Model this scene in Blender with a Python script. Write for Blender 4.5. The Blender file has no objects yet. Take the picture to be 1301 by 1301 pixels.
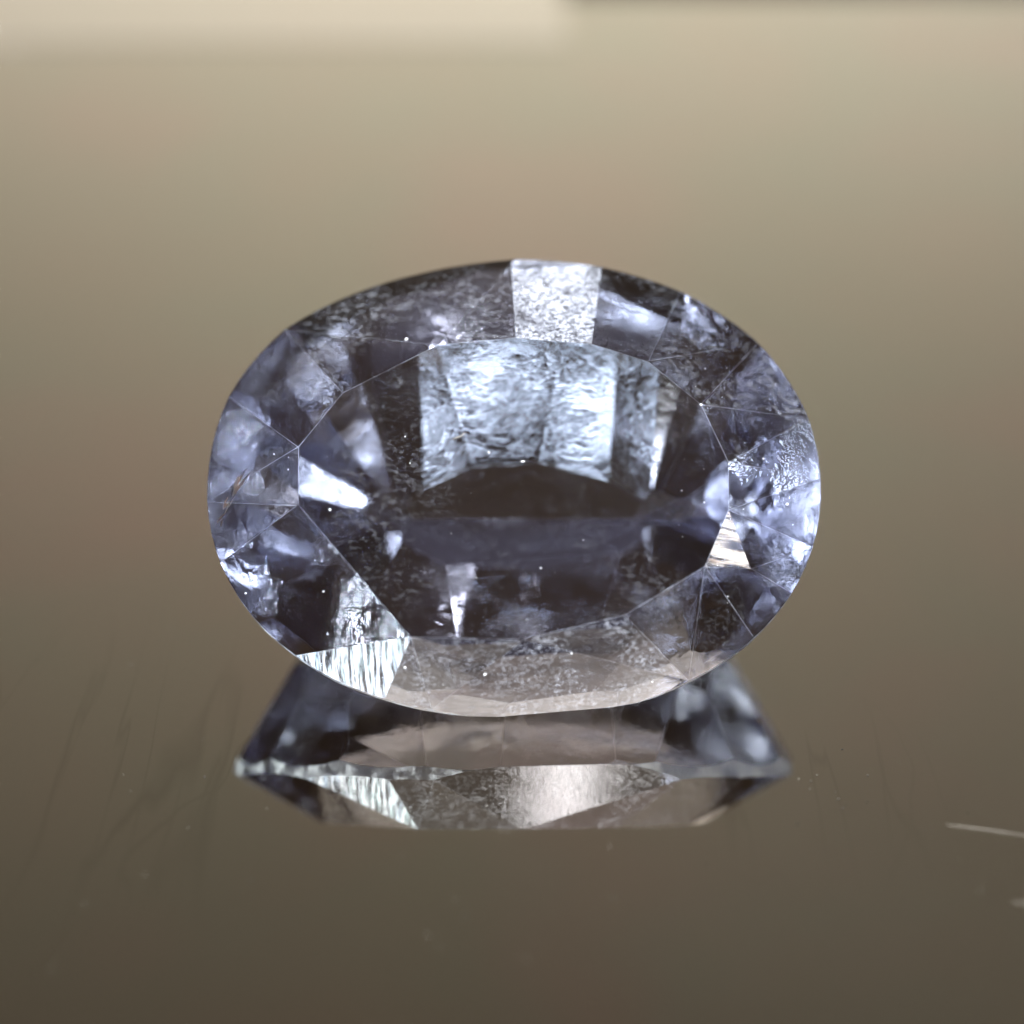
import bpy, bmesh, math, random
from mathutils import Vector, Matrix, noise as mnoise

random.seed(7)
SC = bpy.context.scene
COL = SC.collection
MM = 0.1                       # 1 Blender unit = 1 cm; everything below is written in millimetres
SC.unit_settings.system = 'METRIC'
SC.unit_settings.scale_length = 0.01


def mm(x, y, z):
    return Vector((x * MM, y * MM, z * MM))


# ------------------------------------------------------------------ camera
cam_d = bpy.data.cameras.new('camera')
cam = bpy.data.objects.new('camera', cam_d)
COL.objects.link(cam)
cam.location = mm(-0.03, -26.23, 20.13)
cam.rotation_euler = (math.radians(90 - 33.9), 0, 0)
cam_d.lens = 67.2
cam_d.sensor_width = 36
cam_d.clip_start = 0.05
cam_d.clip_end = 500
cam_d.dof.use_dof = True
cam_d.dof.focus_distance = 30.6 * MM
cam_d.dof.aperture_fstop = 0.42
SC.camera = cam

# ------------------------------------------------------------------ world, lamps, exposure
W = bpy.data.worlds.new('World')
SC.world = W
W.use_nodes = True
bg = W.node_tree.nodes['Background']
bg.inputs[0].default_value = (1.0, 0.66, 0.42, 1)
bg.inputs[1].default_value = 0.05


def area(name, loc, target, sx, sy, power, col, spread=180):
    d = bpy.data.lights.new(name, 'AREA')
    d.shape = 'RECTANGLE'
    d.size, d.size_y = sx * MM, sy * MM
    d.energy = power
    d.color = col
    d.spread = math.radians(spread)
    o = bpy.data.objects.new(name, d)
    COL.objects.link(o)
    o.location = mm(*loc)
    o.rotation_euler = (mm(*target) - mm(*loc)).to_track_quat('-Z', 'Y').to_euler()
    return o


def polar(az, el, r):          # azimuth 0 = towards the camera side, positive to the right
    a, e = math.radians(az), math.radians(el)
    return (r * math.cos(e) * math.sin(a), -r * math.cos(e) * math.cos(a), r * math.sin(e))


G0 = (0, 0, 3)
COOL = (0.78, 0.88, 1.0)
area('overhead_lamp', polar(180, 74.6, 150), G0, 9, 4, 1.6, (0.62, 0.76, 1.0), 50)
area('zenith_fill', polar(-120, 80, 150), G0, 18, 13, 140, (0.86, 0.93, 1.0), 50)  # added light that brightens the frosted grains
area('front_lamp', polar(12.6, 46, 150), G0, 5, 16, 330, (0.94, 0.96, 1.0), 50)
area('left_fill', polar(-81, 50, 160), G0, 26, 26, 170, COOL, 50)  # added softbox, lifts crown and pavilion from the left
area('upper_left_fill', polar(-53, 59, 160), G0, 20, 18, 60, COOL, 50)  # added to brighten the right end of the stone
area('low_left_fill', polar(-37, 20, 160), G0, 30, 24, 300, COOL, 50)  # added light for the scored facet and the frost beside it
area('right_fill', polar(80, 38, 160), G0, 22, 22, 45, COOL, 50)  # added softbox on the right for crown and pavilion
# broad dim fill light, added above and in front of the stone
area('soft_fill', polar(0, 66, 260), G0, 300, 190, 115, (0.58, 0.68, 1.0))
# added light, hidden behind the table, washes the wall from below
area('wall_wash', (0, 88, -54), (0, 150, 14), 150, 24, 3350, (1.0, 0.95, 0.90))

SC.view_settings.view_transform = 'Standard'
SC.view_settings.look = 'None'
SC.view_settings.exposure = 0
SC.view_settings.gamma = 1
cy = SC.cycles
cy.max_bounces = 28
cy.transmission_bounces = 24
cy.glossy_bounces = 20
cy.diffuse_bounces = 4
cy.caustics_reflective = True
cy.caustics_refractive = True
cy.blur_glossy = 0.0
cy.sample_clamp_indirect = 12
cy.sample_clamp_direct = 0
cy.use_adaptive_sampling = False
cy.use_denoising = True
try:
    cy.denoiser = 'OPENIMAGEDENOISE'
    cy.denoising_input_passes = 'RGB_ALBEDO_NORMAL'
except Exception:
    pass


# ------------------------------------------------------------------ material helpers
def new_mat(name):
    m = bpy.data.materials.new(name)
    m.use_nodes = True
    nt = m.node_tree
    nt.nodes.clear()
    out = nt.nodes.new('ShaderNodeOutputMaterial')
    return m, nt, out


def N(nt, typ, **kw):
    n = nt.nodes.new(typ)
    for k, v in kw.items():
        setattr(n, k, v)
    return n


def setin(n, **kw):
    for k, v in kw.items():
        n.inputs[k.replace('_', ' ')].default_value = v


def noise_node(nt, vec, scale, detail=4, rough=0.55, dist=0.0):
    n = N(nt, 'ShaderNodeTexNoise')
    setin(n, Scale=scale, Detail=detail, Roughness=rough, Distortion=dist)
    nt.links.new(vec, n.inputs['Vector'])
    return n


def ramp(nt, fac, stops):
    r = N(nt, 'ShaderNodeValToRGB')
    el = r.color_ramp.elements
    while len(el) < len(stops):
        el.new(0.5)
    for e, (p, c) in zip(el, stops):
        e.position = p
        e.color = c if len(c) == 4 else (*c, 1)
    nt.links.new(fac, r.inputs[0])
    return r


def coords(nt, scale=(1, 1, 1), rot=(0, 0, 0), out='Object'):
    tc = N(nt, 'ShaderNodeTexCoord')
    mp = N(nt, 'ShaderNodeMapping')
    mp.inputs['Scale'].default_value = scale
    mp.inputs['Rotation'].default_value = rot
    nt.links.new(tc.outputs[out], mp.inputs['Vector'])
    return mp.outputs['Vector']


TILT = math.radians(40.08)
Wn = Vector((0, -math.sin(TILT), math.cos(TILT)))
TINT = (0.862, 0.868, 0.92)


def gem_material(name, rough=0.0, pit=0.5, pit_scale=120, pit_dist=0.002, wave=0.3, wave_scale=14, patch_lo=0.40, patch_hi=0.66,
                 floor=0.1, tint=TINT, stri=None, frost=0.0, frost_scale=130, frost_lo=1.02, stripe_cols=None, ior=1.745):
    """Clear pale lavender crystal; pits, waviness and polishing lines are fine relief on the real facets."""
    m, nt, out = new_mat(name)
    L = nt.links
    v = coords(nt)
    n1 = noise_node(nt, v, pit_scale, 4, 0.65)
    patch = noise_node(nt, v, 8.0, 4, 0.6)
    pr = ramp(nt, patch.outputs['Fac'], [(patch_lo, (floor,) * 3), (patch_hi, (1,) * 3)])
    hm = N(nt, 'ShaderNodeMath', operation='MULTIPLY')
    L.new(n1.outputs['Fac'], hm.inputs[0])
    L.new(pr.outputs['Color'], hm.inputs[1])
    nw = noise_node(nt, v, wave_scale, 2, 0.5)
    bw = N(nt, 'ShaderNodeBump')
    setin(bw, Strength=wave, Distance=0.01)
    L.new(nw.outputs['Fac'], bw.inputs['Height'])
    bump = N(nt, 'ShaderNodeBump')
    setin(bump, Strength=pit, Distance=pit_dist)
    L.new(hm.outputs[0], bump.inputs['Height'])
    L.new(bw.outputs['Normal'], bump.inputs['Normal'])
    normal = bump.outputs['Normal']
    if stri:
        axis, amt, dens = stri
        dp = N(nt, 'ShaderNodeVectorMath', operation='DOT_PRODUCT')
        L.new(v, dp.inputs[0])
        dp.inputs[1].default_value = axis
        cx = N(nt, 'ShaderNodeCombineXYZ')
        wob = noise_node(nt, v, 12, 2, 0.5)
        wm = N(nt, 'ShaderNodeMath', operation='MULTIPLY_ADD')
        L.new(wob.outputs['Fac'], wm.inputs[0])
        wm.inputs[1].default_value = 0.012
        L.new(dp.outputs['Value'], wm.inputs[2])
        L.new(wm.outputs[0], cx.inputs[0])
        dp2 = N(nt, 'ShaderNodeVectorMath', operation='DOT_PRODUCT')
        L.new(v, dp2.inputs[0])
        dp2.inputs[1].default_value = Vector(axis).cross(Wn) * 0.07
        L.new(dp2.outputs['Value'], cx.inputs[1])
        ns = noise_node(nt, cx.outputs[0], dens, 6, 0.75)
        b3 = N(nt, 'ShaderNodeBump')
        setin(b3, Strength=amt, Distance=0.004)
        L.new(ns.outputs['Fac'], b3.inputs['Height'])
        L.new(normal, b3.inputs['Normal'])
        normal = b3.outputs['Normal']
    g = N(nt, 'ShaderNodeBsdfGlass')
    g.inputs['Color'].default_value = (*tint, 1)
    g.inputs['Roughness'].default_value = rough
    g.inputs['IOR'].default_value = ior
    L.new(normal, g.inputs['Normal'])
    last = g.outputs[0]
    if frost > 0:              # scuffed grains: where the polish has broken up the surface scatters light
        gr = noise_node(nt, v, frost_scale, 3, 0.6)
        lines = noise_node(nt, coords(nt, scale=(1, 2, 2), rot=(0.3, 0.5, 0.6)), frost_scale * 0.5, 4, 0.7)
        av = N(nt, 'ShaderNodeMath', operation='ADD')
        L.new(gr.outputs['Fac'], av.inputs[0])
        L.new(lines.outputs['Fac'], av.inputs[1])
        gm = ramp(nt, av.outputs[0], [(0.0, (0, 0, 0)), (1.0, (1, 1, 1))])
        mr = N(nt, 'ShaderNodeMapRange')
        setin(mr, From_Min=frost_lo, From_Max=frost_lo + 0.32, To_Min=0.0, To_Max=1.0)
        L.new(av.outputs[0], mr.inputs['Value'])
        pm = N(nt, 'ShaderNodeMath', operation='MULTIPLY')
        if stripe_cols:
            sm = N(nt, 'ShaderNodeMapRange')
            setin(sm, From_Min=0.43, From_Max=0.58, To_Min=0.0, To_Max=1.0)
            L.new(ns.outputs['Fac'], sm.inputs['Value'])
            L.new(sm.outputs['Result'], pm.inputs[0])
        else:
            L.new(mr.outputs['Result'], pm.inputs[0])
        L.new(pr.outputs['Color'], pm.inputs[1])
        pf = N(nt, 'ShaderNodeMath', operation='MULTIPLY')
        pf.use_clamp = True
        L.new(pm.outputs[0], pf.inputs[0])
        pf.inputs[1].default_value = frost
        d = N(nt, 'ShaderNodeBsdfPrincipled')
        d.inputs['Base Color'].default_value = (0.82, 0.83, 0.90, 1)
        d.inputs['Roughness'].default_value = 0.35
        if stripe_cols:
            n4 = noise_node(nt, cx.outputs[0], stri[2] * 0.6, 4, 0.7)
            sc = ramp(nt, n4.outputs['Fac'], [(0.36, stripe_cols[0]), (0.5, stripe_cols[1]), (0.64, stripe_cols[2])])
            L.new(sc.outputs['Color'], d.inputs['Base Color'])
        L.new(normal, d.inputs['Normal'])
        mx = N(nt, 'ShaderNodeMixShader')
        L.new(pf.outputs[0], mx.inputs[0])
        L.new(last, mx.inputs[1])
        L.new(d.outputs[0], mx.inputs[2])
        last = mx.outputs[0]
    L.new(last, out.inputs['Surface'])
    return m


def frosted_material(name, col=(0.80, 0.82, 0.9), mixf=0.45, rough=0.35):
    m, nt, out = new_mat(name)
    L = nt.links
    v = coords(nt)
    nz = noise_node(nt, v, 90, 4, 0.7)
    b = N(nt, 'ShaderNodeBump')
    setin(b, Strength=0.7, Distance=0.004)
    L.new(nz.outputs['Fac'], b.inputs['Height'])
    g = N(nt, 'ShaderNodeBsdfGlass')
    g.inputs['Color'].default_value = (*TINT, 1)
    g.inputs['Roughness'].default_value = rough
    g.inputs['IOR'].default_value = 1.745
    L.new(b.outputs['Normal'], g.inputs['Normal'])
    d = N(nt, 'ShaderNodeBsdfPrincipled')
    d.inputs['Base Color'].default_value = (*col, 1)
    d.inputs['Roughness'].default_value = 0.45
    L.new(b.outputs['Normal'], d.inputs['Normal'])
    mx = N(nt, 'ShaderNodeMixShader')
    nr = ramp(nt, noise_node(nt, v, 30, 4, 0.7).outputs['Fac'], [(0.47, (mixf * 0.1,) * 3), (0.63, (min(1, mixf * 2.2),) * 3)])
    L.new(nr.outputs['Color'], mx.inputs[0])
    L.new(g.outputs[0], mx.inputs[1])
    L.new(d.outputs[0], mx.inputs[2])
    L.new(mx.outputs[0], out.inputs['Surface'])
    return m


M_TABLE = gem_material('crystal_table', pit=0.2, pit_scale=120, wave=0.03, floor=0.0, patch_lo=0.5, patch_hi=0.75, frost=0.10)
M_CROWN = gem_material('crystal_crown', pit=1.0, pit_scale=95, pit_dist=0.0022, wave=0.10, floor=0.0, patch_lo=0.47, patch_hi=0.68, frost=0.10, frost_scale=200, frost_lo=0.98)
M_PAV = gem_material('crystal_pavilion', rough=0.02, pit=0.5, pit_scale=95, pit_dist=0.002, wave=0.13, wave_scale=11, floor=0.0, patch_lo=0.46, patch_hi=0.70, frost=0.12, frost_scale=170)
M_FROSTY = gem_material('crystal_scuffed_crown', pit=0.8, pit_scale=70, pit_dist=0.003, wave=0.2, floor=0.25, patch_lo=0.42, patch_hi=0.62, frost=0.5, frost_scale=170, frost_lo=0.80)
M_FROSTY_LOW = gem_material('crystal_dusty_crown', pit=0.03, pit_scale=120, wave=0.015, floor=0.12, patch_lo=0.44, patch_hi=0.66, frost=0.36, frost_scale=190, frost_lo=0.97)
M_RIPPLE = gem_material('crystal_rippled_crown', pit=1.0, pit_scale=60, pit_dist=0.0032, wave=0.22, floor=0.0, patch_lo=0.44, patch_hi=0.66, frost=0.18, frost_scale=110, frost_lo=1.0)
M_PAV_SOFT = gem_material('crystal_satin_pavilion', rough=0.06, pit=0.35, pit_scale=80, pit_dist=0.002, wave=0.06, wave_scale=9, floor=0.05, patch_lo=0.46, patch_hi=0.70, frost=0.03, frost_scale=150)
M_PAV_KEEL = gem_material('crystal_pitted_pavilion', rough=0.05, pit=0.5, pit_scale=80, pit_dist=0.002, wave=0.06, wave_scale=9, floor=0.25, patch_lo=0.42, patch_hi=0.64, frost=0.6, frost_scale=110)
M_STRI_V = gem_material('crystal_scored', rough=0.10, pit=0.2, wave=0.1, stri=((0.98, 0.2, 0.0), 1.0, 210), frost=0.9, floor=0.8,
                        stripe_cols=((0.62, 0.78, 0.95), (0.97, 0.98, 1.0), (0.72, 0.92, 0.93)))  # blue-white tints paint the sheen and iridescence off the scored lines
M_STRI_H = gem_material('crystal_polish_lines', rough=0.08, pit=0.1, wave=0.05, stri=((0.12, 0.7, 0.7), 0.8, 110), frost=0.8, floor=0.8,
                        stripe_cols=((0.40, 0.30, 0.24), (0.98, 0.88, 0.76), (0.75, 0.62, 0.52)))
M_EDGE = frosted_material('crystal_worn_edge', mixf=0.35)
M_GIRDLE = frosted_material('crystal_girdle', col=(0.92, 0.94, 0.98), mixf=0.5)

# ------------------------------------------------------------------ setting: glossy surface and wall
def principled(nt, out):
    p = N(nt, 'ShaderNodeBsdfPrincipled')
    nt.links.new(p.outputs[0], out.inputs['Surface'])
    return p


def scratch_zone(nt, v):       # two handled spots where the surface is scuffed
    tot = None
    for c, rad in (((-0.62, -0.34, 0), 0.42), ((0.46, -0.40, 0), 0.26)):
        dn = N(nt, 'ShaderNodeVectorMath', operation='DISTANCE')
        nt.links.new(v, dn.inputs[0])
        dn.inputs[1].default_value = c
        mr = N(nt, 'ShaderNodeMapRange')
        setin(mr, From_Min=rad * 0.3, From_Max=rad, To_Min=1.0, To_Max=0.0)
        nt.links.new(dn.outputs['Value'], mr.inputs['Value'])
        if tot is None:
            tot = mr.outputs['Result']
        else:
            mx = N(nt, 'ShaderNodeMath', operation='MAXIMUM')
            nt.links.new(tot, mx.inputs[0])
            nt.links.new(mr.outputs['Result'], mx.inputs[1])
            tot = mx.outputs[0]
    return tot


def mat_surface():
    m, nt, out = new_mat('polished_brown_metal')
    L = nt.links
    p = principled(nt, out)
    p.inputs['Metallic'].default_value = 1.0
    v = coords(nt)
    big = noise_node(nt, v, 1.1, 3, 0.5)
    cr = ramp(nt, big.outputs['Fac'], [(0.36, (0.61, 0.58, 0.52)), (0.52, (0.59, 0.585, 0.525)), (0.68, (0.625, 0.57, 0.52))])
    # hair-thin scratches and smears, running mostly away from the viewer
    dark = None
    for sx, sy, rz, scl, wdt, amt in ((2.2, 0.35, -14, 1.3, 0.012, 0.15), (3.4, 0.25, 6, 1.7, 0.008, 0.13), (1.6, 0.6, 28, 1.3, 0.004, 0.14)):
        sn = noise_node(nt, coords(nt, scale=(sx, sy, 1), rot=(0, 0, math.radians(rz))), scl, 4, 0.45, 0.15)
        sb = N(nt, 'ShaderNodeMath', operation='SUBTRACT')
        L.new(sn.outputs['Fac'], sb.inputs[0])
        sb.inputs[1].default_value = 0.5
        ab = N(nt, 'ShaderNodeMath', operation='ABSOLUTE')
        L.new(sb.outputs[0], ab.inputs[0])
        mr = N(nt, 'ShaderNodeMapRange')
        setin(mr, From_Min=0.0, From_Max=wdt, To_Min=amt, To_Max=0.0)
        L.new(ab.outputs[0], mr.inputs['Value'])
        mk = scratch_zone(nt, v)
        ml = N(nt, 'ShaderNodeMath', operation='MULTIPLY')
        L.new(mr.outputs['Result'], ml.inputs[0])
        L.new(mk, ml.inputs[1])
        if dark is None:
            dark = ml.outputs[0]
        else:
            ad = N(nt, 'ShaderNodeMath', operation='MAXIMUM')
            L.new(dark, ad.inputs[0])
            L.new(ml.outputs[0], ad.inputs[1])
            dark = ad.outputs[0]
    mixc = N(nt, 'ShaderNodeMixRGB')
    L.new(dark, mixc.inputs[0])
    L.new(cr.outputs['Color'], mixc.inputs[1])
    mixc.inputs[2].default_value = (0.10, 0.08, 0.06, 1)
    L.new(mixc.outputs[0], p.inputs['Base Color'])
    # faint wiping streaks, mostly running away from the viewer
    vs = coords(nt, scale=(9.0, 0.8, 1), rot=(0, 0, math.radians(-9)))
    st = noise_node(nt, vs, 1.6, 6, 0.65, 0.6)
    rr = ramp(nt, st.outputs['Fac'], [(0.35, (0.02,) * 3), (0.62, (0.035,) * 3), (0.75, (0.07,) * 3)])
    L.new(rr.outputs['Color'], p.inputs['Roughness'])
    b = N(nt, 'ShaderNodeBump')
    setin(b, Strength=0.012, Distance=0.004)
    fine = noise_node(nt, coords(nt, scale=(1, 0.35, 1)), 130, 3, 0.6)
    L.new(fine.outputs['Fac'], b.inputs['Height'])
    L.new(b.outputs['Normal'], p.inputs['Normal'])
    return m


def mat_wall():
    m, nt, out = new_mat('cream_paint')
    p = principled(nt, out)
    v = coords(nt)
    nz = noise_node(nt, v, 0.22, 3, 0.5)
    cr = ramp(nt, nz.outputs['Fac'], [(0.35, (0.75, 0.68, 0.575)), (0.5, (0.72, 0.69, 0.58)), (0.65, (0.77, 0.67, 0.575))])
    nt.links.new(cr.outputs['Color'], p.inputs['Base Color'])
    p.inputs['Roughness'].default_value = 0.85
    return m


def plain(name, col, rough=0.7):
    m, nt, out = new_mat(name)
    p = principled(nt, out)
    v = coords(nt)
    nz = noise_node(nt, v, 8, 4, 0.6)
    cr = ramp(nt, nz.outputs['Fac'], [(0.3, tuple(c * 0.82 for c in col)), (0.7, tuple(min(1, c * 1.12) for c in col))])
    nt.links.new(cr.outputs['Color'], p.inputs['Base Color'])
    p.inputs['Roughness'].default_value = rough
    return m


def link(name, me, mats, parent=None):
    o = bpy.data.objects.new(name, me)
    COL.objects.link(o)
    for m in mats:
        me.materials.append(m)
    o.parent = parent
    return o


def box_mesh(name, lo, hi, bevel=0.0, seg=3):
    bm = bmesh.new()
    bmesh.ops.create_cube(bm, size=1)
    for vv in bm.verts:
        vv.co = Vector([(lo[k] + hi[k]) / 2 + vv.co[k] * (hi[k] - lo[k]) for k in range(3)]) * MM
    if bevel:
        bmesh.ops.bevel(bm, geom=bm.edges[:], offset=bevel * MM, segments=seg, affect='EDGES', profile=0.5)
    me = bpy.data.meshes.new(name)
    bm.to_mesh(me)
    bm.free()
    return me


surf = link('tabletop', box_mesh('tabletop', (-90, -70, -4), (90, 33.1, 0), 0.2), [mat_surface()])
surf['kind'] = 'structure'
wall = link('wall', box_mesh('wall', (-84, 150, -60), (84, 156, 420)), [mat_wall()])
wall['kind'] = 'structure'
board = link('dark_screen', box_mesh('dark_screen', (-30, 56, -60), (64, 59, -5.5), 0.5), [plain('dark_olive_paint', (0.10, 0.09, 0.06))])  # screen added for the dark shape; hides the added wall light
board['label'] = 'blurred dark olive shape beyond the far edge at the top right, built as a screen'
board['category'] = 'board'


def mat_strip():
    m, nt, out = new_mat('pale_strip_mirror')
    p = principled(nt, out)
    p.inputs['Metallic'].default_value = 1.0  # pale strip made metallic so it looks bright by mirroring the wall
    nz = noise_node(nt, coords(nt, scale=(0.4, 6, 1)), 12, 4, 0.6)
    cr = ramp(nt, nz.outputs['Fac'], [(0.3, (0.76, 0.755, 0.73)), (0.7, (0.82, 0.81, 0.785))])
    nt.links.new(cr.outputs['Color'], p.inputs['Base Color'])
    p.inputs['Roughness'].default_value = 0.14
    return m


card = link('pale_strip', box_mesh('pale_strip', (-60, 28.6, 0.0), (1.6, 42, 0.03), 0.008, 2), [mat_strip()])
card['label'] = 'blurred pale strip, made reflective to look bright, lying along the far left edge of the shiny surface'
card['category'] = 'strip'

# ------------------------------------------------------------------ the gemstone
TILT = math.radians(40.08)
HC = 3.10                      # height of the girdle centre above the surface
A_, B_, PW = 5.0, 3.89, 2.12   # girdle half axes and roundness
CROWN_H = 0.94
GIRDLE = 0.05
U = Vector((1, 0, 0))
V = Vector((0, math.cos(TILT), math.sin(TILT)))
Wn = Vector((0, -math.sin(TILT), math.cos(TILT)))
C0 = Vector((0, 0, HC))


def sup(th, a=A_, b=B_):
    c, s = math.cos(th), math.sin(th)
    r = (abs(c) ** PW + abs(s) ** PW) ** (-1 / PW)
    return a * r * c, b * r * s


def sup_normal(u, v, a=A_, b=B_):
    n = Vector((math.copysign(abs(u / a) ** (PW - 1) / a, u), math.copysign(abs(v / b) ** (PW - 1) / b, v)))
    return n.normalized()


T = [(-2.74, 1.21), (-1.22, 2.03), (-0.04, 2.14), (1.18, 2.06), (2.15, 1.75), (3.0, 1.01), (3.41, 0.04), (3.39, -0.75),
     (2.99, -1.67), (1.72, -2.45), (0.15, -2.84), (-1.6, -2.80), (-2.82, -1.39), (-3.4, -0.68), (-3.43, 0.3)]
GJ = [(-3.84, 2.62), (0.03, 3.84), (1.56, 3.75), (2.81, 3.29), (4.04, 2.37), (4.84, 1.05), (4.99, 0.03), (4.68, -1.1),
      (4.46, -1.89), (3.83, -2.62), (2.71, -3.26), (-1.28, -3.74), (-2.03, -3.59), (-3.49, -2.92), (-4.68, -1.36),
      (-4.94, -0.37), (-4.73, 1.43)]
STAR = [(3.75, -1.62, 0.58), (3.28, -2.28, 0.42)]

planes = []                    # (outward normal, point, kind) in gem space (u, v, w)
planes.append((Vector((0, 0, 1)), Vector((0, 0, CROWN_H)), 'table'))
# crown planes: hull of table corners, star points and girdle junctions
hb = bmesh.new()
for u, v in T:
    hb.verts.new((u, v, CROWN_H))
for u, v in GJ:
    th = math.atan2(v / B_, u / A_)
    gu, gv = sup(th)
    hb.verts.new((gu, gv, 0.10))
for s in STAR:
    hb.verts.new(s)
hb.verts.ensure_lookup_table()
bmesh.ops.convex_hull(hb, input=hb.verts[:])
bmesh.ops.dissolve_limit(hb, angle_limit=math.radians(1.2), verts=hb.verts[:], edges=hb.edges[:])
hb.normal_update()
for f in hb.faces:
    if 0.05 < f.normal.z < 0.995:
        planes.append((f.normal.copy(), f.calc_center_median(), 'crown'))
hb.free()
# girdle
NG = 84
for k in range(NG):
    th = 2 * math.pi * (k + 0.5) / NG
    u, v = sup(th)
    n = sup_normal(u, v)
    planes.append((Vector((n.x, n.y, 0)), Vector((u, v, 0)), 'girdle'))
# pavilion: the facet it rests on is the surface itself, seen from the stone
zn = Vector((0, -math.sin(TILT), -math.cos(TILT)))
down = Vector((Vector((0, 0, -1)).dot(U), Vector((0, 0, -1)).dot(V), Vector((0, 0, -1)).dot(Wn)))
rest_pt = Vector((0, 0, -(HC - 0.002) / math.cos(TILT)))
planes.append((down, rest_pt, 'pavilion'))
KV = -0.12
DEPTH = (HC - 0.002 + KV * math.sin(TILT)) / math.cos(TILT)
KEEL_L, KEEL_R = -1.75, 2.1


def pav_plane(az, alpha, pt):
    a = math.radians(az)
    al = math.radians(alpha)
    planes.append((Vector((math.cos(a) * math.sin(al), math.sin(a) * math.sin(al), -math.cos(al))), Vector(pt), 'pavilion'))


def tangent(az, a, b):         # point of an oval whose outward normal has this azimuth
    c, s = math.cos(math.radians(az)), math.sin(math.radians(az))
    k = math.hypot(a * c, b * s)
    return a * a * c / k, b * b * s / k


# shallow keel tier
for az, al in ((90, 34.0), (40, 34.0), (140, 34.0), (4, 34.0), (176, 34.0), (-40, 37.5), (-140, 37.0)):
    ku = 0 if az == 90 else (KEEL_R if math.cos(math.radians(az)) > 0 else KEEL_L)
    pav_plane(az, al, (ku, KV, -DEPTH + (0 if az == 90 else 0.005)))
# main tier, cut just outside the keel tier
RISE = 0.46
for az, al, u, v in ((75.5, 43.7, 2.0, 0.52), (81, 43.3, 1.45, 0.57), (86, 43.2, 0.8, 0.60), (91, 43.7, 0.0, 0.62), (96, 43.1, -0.75, 0.60),
                     (102, 43.5, -1.35, 0.56),
                     (66, 44.0, 2.3, 0.46), (110, 43.7, -1.8, 0.5), (122, 44.6, -2.05, 0.42),
                     (46, 45.0, 2.6, 0.3), (137, 44.5, -2.25, 0.3), (17, 45.0, 2.85, 0.05), (165, 44.0, -2.45, 0.05),
                     (-10, 45.0, 2.85, -0.2), (-170, 44.5, -2.45, -0.2), (-32, 47.0, 2.7, -0.4), (-149, 47.0, -2.35, -0.4),
                     (-55, 48.5, 2.2, -0.65), (-126, 48.0, -1.95, -0.65)):
    pav_plane(az, al, (u, v, -DEPTH + RISE))
# scalloped belly tiers on the near side, a little proud of the resting facet's rim


def rest_w(v):
    return -(HC - 0.002 + v * math.sin(TILT)) / math.cos(TILT)


for az, al, bb in ((-89, 45.6, 1.05), (-82, 47.0, 1.35), (-97, 46.4, 1.15), (-75, 46.6, 1.15), (-104, 47.3, 1.35), (-67, 48.0, 1.3), (-112, 47.6, 1.2),
                   (-58, 49, 1.3), (-120, 49, 1.3)):
    tu, tv = tangent(az, 3.6, bb)
    pav_plane(az, al, (tu, tv, rest_w(tv) + 0.02))
for az, al in ((-86, 51.5), (-94.5, 51), (-77, 52), (-103, 52.3), (-67, 53.5), (-114, 53.5)):
    tu, tv = tangent(az, 4.1, 2.45)
    pav_plane(az, al, (tu, tv, rest_w(tv) + 0.16))
STEEP = 60.0
for k in range(18):
    th = 2 * math.pi * (k + 0.3) / 18
    u, v = sup(th)
    n = sup_normal(u, v)
    jit = (random.random() - 0.5) * 2.0
    low = max(0.0, -n.y)
    pav_plane(math.degrees(math.atan2(n.y, n.x)), 60 + (STEEP - 60) * low + jit, (u, v, -GIRDLE - 0.05))

gb = bmesh.new()
bmesh.ops.create_cube(gb, size=16)
for n, p, kind in planes:
    geom = gb.verts[:] + gb.edges[:] + gb.faces[:]
    res = bmesh.ops.bisect_plane(gb, geom=geom, dist=1e-5, plane_co=p, plane_no=n, clear_outer=True)
    edges = [e for e in gb.edges if e.is_boundary]
    if edges:
        bmesh.ops.holes_fill(gb, edges=edges, sides=0)
bmesh.ops.remove_doubles(gb, verts=gb.verts[:], dist=0.004)
bmesh.ops.recalc_face_normals(gb, faces=gb.faces[:])
gb.normal_update()


def which_plane(f):
    best, bi = 1e9, None
    for i, (n, p, k) in enumerate(planes):
        d = (1 - f.normal.dot(n)) * 30 + abs((f.calc_center_median() - p).dot(n))
        if d < best:
            best, bi = d, i
    return bi, best


# small worn bevels along the facet edges (not between girdle strips)
lay = gb.faces.layers.int.new('plane')
for f in gb.faces:
    f[lay] = which_plane(f)[0]
bev = []
for e in gb.edges:
    ks = [planes[f[lay]][2] for f in e.link_faces]
    if len(ks) == 2 and not (ks[0] == 'girdle' or ks[1] == 'girdle') and e.calc_length() > 0.12:
        bev.append(e)
n_before = len(gb.faces)
bmesh.ops.bevel(gb, geom=bev, offset=0.011, offset_type='OFFSET', segments=1, affect='EDGES', clamp_overlap=True, loop_slide=True)
gb.normal_update()
EDGE_FACES = set()
for f in gb.faces:
    bi, bd = which_plane(f)
    if bd < 0.012:
        f[lay] = bi
    else:
        EDGE_FACES.add(f.index)
gb.faces.ensure_lookup_table()
for f in gb.faces:
    f.index = f.index
edge_owner = {}
for f in gb.faces:
    if f.index in EDGE_FACES:
        own = [g for e in f.edges for g in e.link_faces if g.index not in EDGE_FACES and g is not f]
        own.sort(key=lambda g: -g.calc_area())
        f[lay] = own[0][lay] if own else f[lay]

stone = bpy.data.objects.new('gemstone', None)
COL.objects.link(stone)
stone.empty_display_size = 0.1
stone['label'] = 'pale lavender oval faceted gemstone tilted on its back on the shiny surface'
stone['category'] = 'gemstone'


def to_world(p):
    return (C0 + U * p.x + V * p.y + Wn * p.z) * MM


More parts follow.
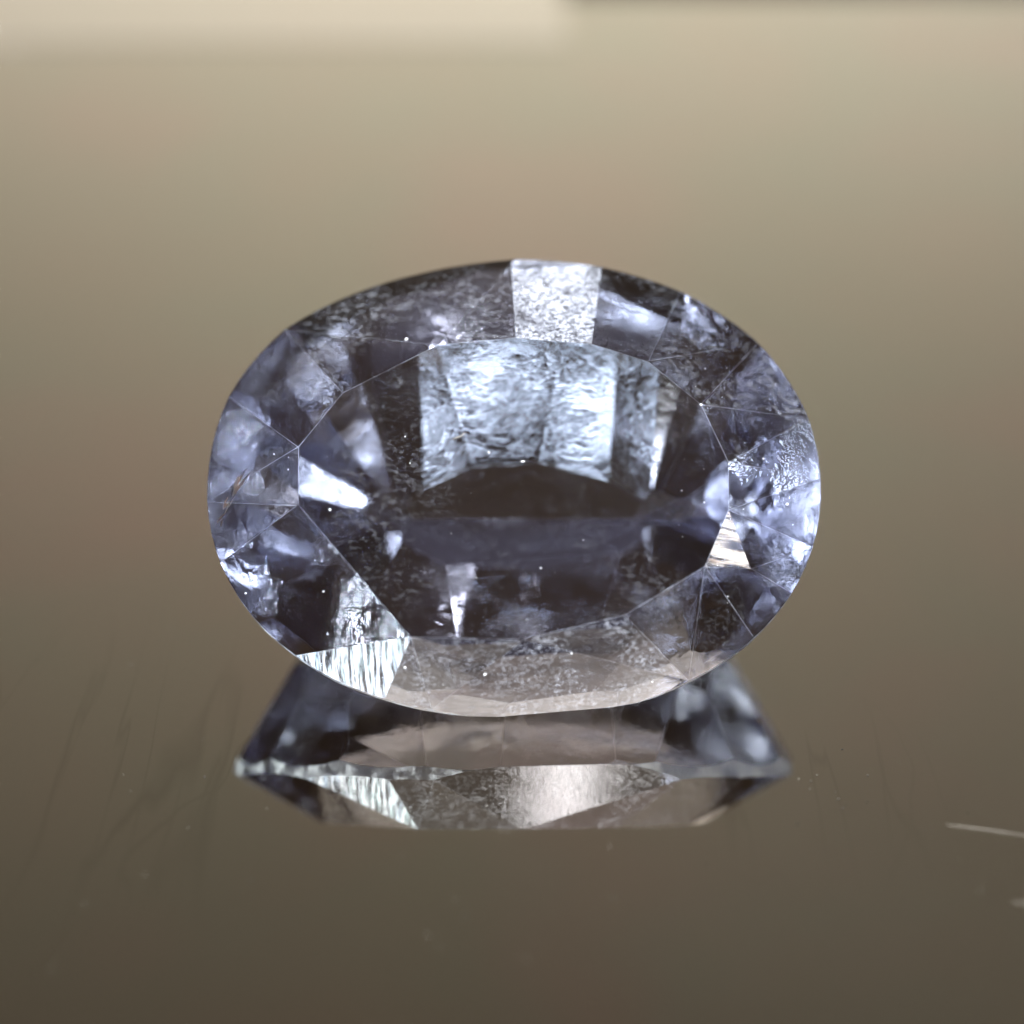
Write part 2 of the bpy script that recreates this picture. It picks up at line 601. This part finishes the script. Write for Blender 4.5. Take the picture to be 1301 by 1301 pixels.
groups = {}
for f in gb.faces:
    key = f[lay]
    if planes[key][2] == 'girdle':
        key = 'girdle'
    groups.setdefault(key, []).append(f)
NAMES = {'table': 'table_facet', 'crown': 'crown_facet', 'pavilion': 'pavilion_facet', 'girdle': 'girdle'}
BASE = {'table': M_TABLE, 'crown': M_CROWN, 'pavilion': M_PAV, 'girdle': M_GIRDLE}
for key, fs in groups.items():
    kind = 'girdle' if key == 'girdle' else planes[key][2]
    vmap, verts, faces, mi = {}, [], [], []
    for f in fs:
        idx = []
        for vv in f.verts:
            if vv.index not in vmap:
                vmap[vv.index] = len(verts)
                verts.append(to_world(vv.co))
            idx.append(vmap[vv.index])
        faces.append(idx)
        mi.append(1 if f.index in EDGE_FACES else 0)
    me = bpy.data.meshes.new(NAMES[kind])
    me.from_pydata(verts, [], faces)
    base_m = BASE[kind]
    part_label = None
    if kind == 'crown':
        big = max(fs, key=lambda f: f.calc_area())
        c = big.calc_center_median()
        if c.y > 1.6 and c.x > -3.2:
            base_m = M_RIPPLE
        if (c.x + 2.4) ** 2 + (c.y + 3.1) ** 2 < 0.12:
            base_m = M_STRI_V
            part_label = 'facet scored with fine upright lines, bright blue-white sheen painted in'
        elif (c.x - 0.6) ** 2 + (c.y - 3.35) ** 2 < 0.3:
            base_m = M_FROSTY
        elif c.y < -2.75 and c.x > -2.2:
            base_m = M_FROSTY_LOW
        elif (c.x - 3.4) ** 2 + (c.y + 1.35) ** 2 < 0.08:
            base_m = M_STRI_H
            part_label = 'small three-sided facet with peach and brown polishing lines'
    if kind == 'pavilion':
        pn = planes[key][0]
        paz = math.degrees(math.atan2(pn.y, pn.x))
        pal = math.degrees(math.acos(-pn.z))
        if 70 < paz < 118 and 40 < pal < 48 or pn == down:
            base_m = M_PAV_SOFT
        elif pal < 36:
            base_m = M_PAV_KEEL
    mats = [base_m, M_EDGE]
    o = link(NAMES[kind], me, mats, stone)
    if part_label:
        o['label'] = part_label
    for pgn, k in zip(me.polygons, mi):
        pgn.material_index = k
print('FACETS', {k: sum(1 for g in groups if g != 'girdle' and planes[g][2] == k) for k in ('table', 'crown', 'pavilion')},
      'nonmanifold', sum(1 for e in gb.edges if not e.is_manifold), 'faces', len(gb.faces), 'minz', min(to_world(v.co).z for v in gb.verts))
gb.free()

# ------------------------------------------------------------------ small things: inclusion, dust, lint
def tube_mesh(name, pts, rad, sides=6):
    verts, faces = [], []
    n = len(pts)
    for i, p in enumerate(pts):
        t = (pts[min(i + 1, n - 1)] - pts[max(i - 1, 0)]).normalized()
        a = t.cross(Vector((0, 0, 1)))
        if a.length < 1e-3:
            a = t.cross(Vector((1, 0, 0)))
        a.normalize()
        b = t.cross(a)
        r = rad * (0.25 + 0.75 * math.sin(math.pi * (i + 0.6) / (n + 0.2))) * (0.75 + 0.5 * random.random())
        for k in range(sides):
            th = 2 * math.pi * k / sides
            verts.append((p + a * math.cos(th) * r + b * math.sin(th) * r) * MM)
    for i in range(n - 1):
        for k in range(sides):
            faces.append((i * sides + k, i * sides + (k + 1) % sides, (i + 1) * sides + (k + 1) % sides, (i + 1) * sides + k))
    faces.append(tuple(range(sides))[::-1])
    faces.append(tuple(range((n - 1) * sides, n * sides)))
    me = bpy.data.meshes.new(name)
    me.from_pydata(verts, [], faces)
    return me


def gem_pt(u, v, w):
    return C0 + U * u + V * v + Wn * w


def top_w(u, v):               # height of the crown or table over a point of the girdle plane
    return min((n.dot(p) - n.x * u - n.y * v) / n.z for n, p, k in planes if k in ('table', 'crown'))


M_GOLD, nt_, out_ = new_mat('rusty_inclusion')
pg = principled(nt_, out_)
cg = ramp(nt_, noise_node(nt_, coords(nt_), 40, 4, 0.6).outputs['Fac'], [(0.35, (0.62, 0.36, 0.16)), (0.5, (0.90, 0.66, 0.42)), (0.65, (0.95, 0.9, 0.85))])
nt_.links.new(cg.outputs['Color'], pg.inputs['Base Color'])
pg.inputs['Roughness'].default_value = 0.3
pg.inputs['Metallic'].default_value = 0.3

# a feathery crack with rusty streaks just inside the left tip
rng = random.Random(3)
verts, faces = [], []
for i in range(26):
    t = rng.random()
    u0 = -4.78 + 0.42 * t + rng.uniform(-0.05, 0.05)
    v0 = -0.78 + 0.80 * t + rng.uniform(-0.06, 0.06)
    ln = rng.uniform(0.10, 0.30)
    ang = math.radians(52 + rng.uniform(-16, 16))
    wd = rng.uniform(0.006, 0.02)
    du, dv = math.cos(ang) * ln, math.sin(ang) * ln
    w0 = min(top_w(u0, v0), top_w(u0 + du, v0 + dv), top_w(u0 - wd, v0 + wd)) + 0.006
    q = len(verts)
    for (a, b, c) in ((u0, v0, w0), (u0 + wd, v0 - wd, w0 - 0.01), (u0 + du, v0 + dv, w0 - 0.02), (u0 + du * 0.45 - wd, v0 + dv * 0.45 + wd, w0 + 0.006)):
        verts.append(gem_pt(a, b, c) * MM)
    for (a, b, c) in ((u0, v0, w0), (u0 + wd, v0 - wd, w0 - 0.01), (u0 + du, v0 + dv, w0 - 0.02), (u0 + du * 0.45 - wd, v0 + dv * 0.45 + wd, w0 + 0.006)):
        verts.append(gem_pt(a, b, c - 0.012) * MM)
    faces += [(q, q + 1, q + 2, q + 3), (q + 7, q + 6, q + 5, q + 4), (q, q + 4, q + 5, q + 1), (q + 1, q + 5, q + 6, q + 2),
              (q + 2, q + 6, q + 7, q + 3), (q + 3, q + 7, q + 4, q)]
me = bpy.data.meshes.new('inclusion')
me.from_pydata(verts, [], faces)
inc = link('inclusion', me, [M_GOLD], stone)
inc['label'] = 'rusty golden feather crack inside the left tip'


def speck_cloud(name, spots, mat):
    bm = bmesh.new()
    r = random.Random(11)
    for p, rad in spots:
        geo = bmesh.ops.create_icosphere(bm, subdivisions=1, radius=rad * MM)
        sc = Vector((r.uniform(0.7, 1.5), r.uniform(0.7, 1.4), r.uniform(0.6, 1.0)))
        for vv in geo['verts']:
            vv.co = Vector((vv.co.x * sc.x, vv.co.y * sc.y, vv.co.z * sc.z)) * r.uniform(0.75, 1.25) + p * MM
    me = bpy.data.meshes.new(name)
    bm.to_mesh(me)
    bm.free()
    return link(name, me, [mat])


M_DUST = plain('pale_dust', (0.80, 0.78, 0.76), 0.8)
spots = []
r = random.Random(21)
while len(spots) < 70:
    th = r.random() * 2 * math.pi
    q = math.sqrt(r.random()) * 0.97
    u, v = sup(th)
    u, v = u * q, v * q
    if v > 0.6 and r.random() < 0.45:
        continue
    rad = 0.003 + 0.010 * r.random() ** 3
    spots.append((gem_pt(u, v, top_w(u, v) + rad * 0.4), rad))
for u, v, rad in ((0.14, 0.05, 0.026), (-1.75, 2.2, 0.026), (-3.0, -2.0, 0.018), (-2.9, -0.75, 0.028), (-0.45, -3.3, 0.02), (-1.7, -3.2, 0.02),
                  (1.5, 0.35, 0.02), (-0.4, 0.2, 0.02), (3.0, 1.0, 0.03), (-4.3, -1.9, 0.02), (0.9, -3.0, 0.02), (4.4, -0.5, 0.03)):
    spots.append((gem_pt(u, v, top_w(u, v) + rad * 0.3), rad))
ds = speck_cloud('dust', spots, M_DUST)
ds['kind'] = 'stuff'
ds['label'] = 'fine pale dust specks scattered over the face of the gemstone'
ds['category'] = 'dust'

M_LINT = plain('pale_lint', (0.26, 0.22, 0.18), 0.7)


def fibre(pts, rad, label, group=None, steps=14):
    out = []
    r = random.Random(len(label))
    for i in range(steps):
        t = i / (steps - 1) * (len(pts) - 1)
        k = min(int(t), len(pts) - 2)
        p = pts[k].lerp(pts[k + 1], t - k)
        out.append(p + Vector((r.uniform(-1, 1), r.uniform(-1, 1), r.uniform(0, 1))) * rad * 0.5)
    o = link('lint_fibre', tube_mesh('lint_fibre', out, rad), [M_LINT])
    o['label'] = label
    o['category'] = 'lint'
    return o


fibre([Vector((6.55, -4.80, 0.02)), Vector((7.1, -4.90, 0.02)), Vector((7.9, -5.08, 0.02))], 0.005,
      'thin pale lint fibre lying on the surface at the right edge of the picture')
fibre([Vector((7.18, -6.42, 0.02)), Vector((7.5, -6.45, 0.02))], 0.004,
      'very short pale lint fibre at the right edge, below the longer fibre', steps=6)
hw = CROWN_H + 0.012
fibre([gem_pt(-0.97, 0.42, hw), gem_pt(-0.84, 0.47, hw), gem_pt(-0.78, 0.53, hw)], 0.010,
      'tiny pale lint fibre lying on the middle of the gemstone table', steps=6)
M_GRIT = plain('dark_grit', (0.05, 0.04, 0.03), 0.8)
r = random.Random(5)
gs = []
for k in range(26):
    x, y = 4.9 + r.gauss(0, 0.5), -4.2 + r.gauss(0, 0.5)
    if r.random() < 0.4:
        x, y = r.uniform(-7, 7.5), r.uniform(-7.5, -2)
    rad = r.uniform(0.006, 0.014)
    gs.append((Vector((x, y, rad * 0.5)), rad))
gt = speck_cloud('grit', gs, M_GRIT)
gt['kind'] = 'stuff'
gt['label'] = 'dark grit specks on the shiny surface beside the gemstone'
gt['category'] = 'grit'
r = random.Random(8)
ps = []
for k in range(130):
    x, y = r.uniform(-9, 9), r.uniform(-9, 12)
    if (x / 5.6) ** 2 + ((y - 0.5) / 4.6) ** 2 < 1:
        continue
    rad = r.uniform(0.003, 0.009)
    ps.append((Vector((x, y, rad * 0.5)), rad))
pd = speck_cloud('surface_dust', ps, plain('surface_dust', (0.45, 0.40, 0.33), 0.9))
pd['kind'] = 'stuff'
pd['label'] = 'tiny pale dust motes scattered over the shiny brown surface'
pd['category'] = 'dust'
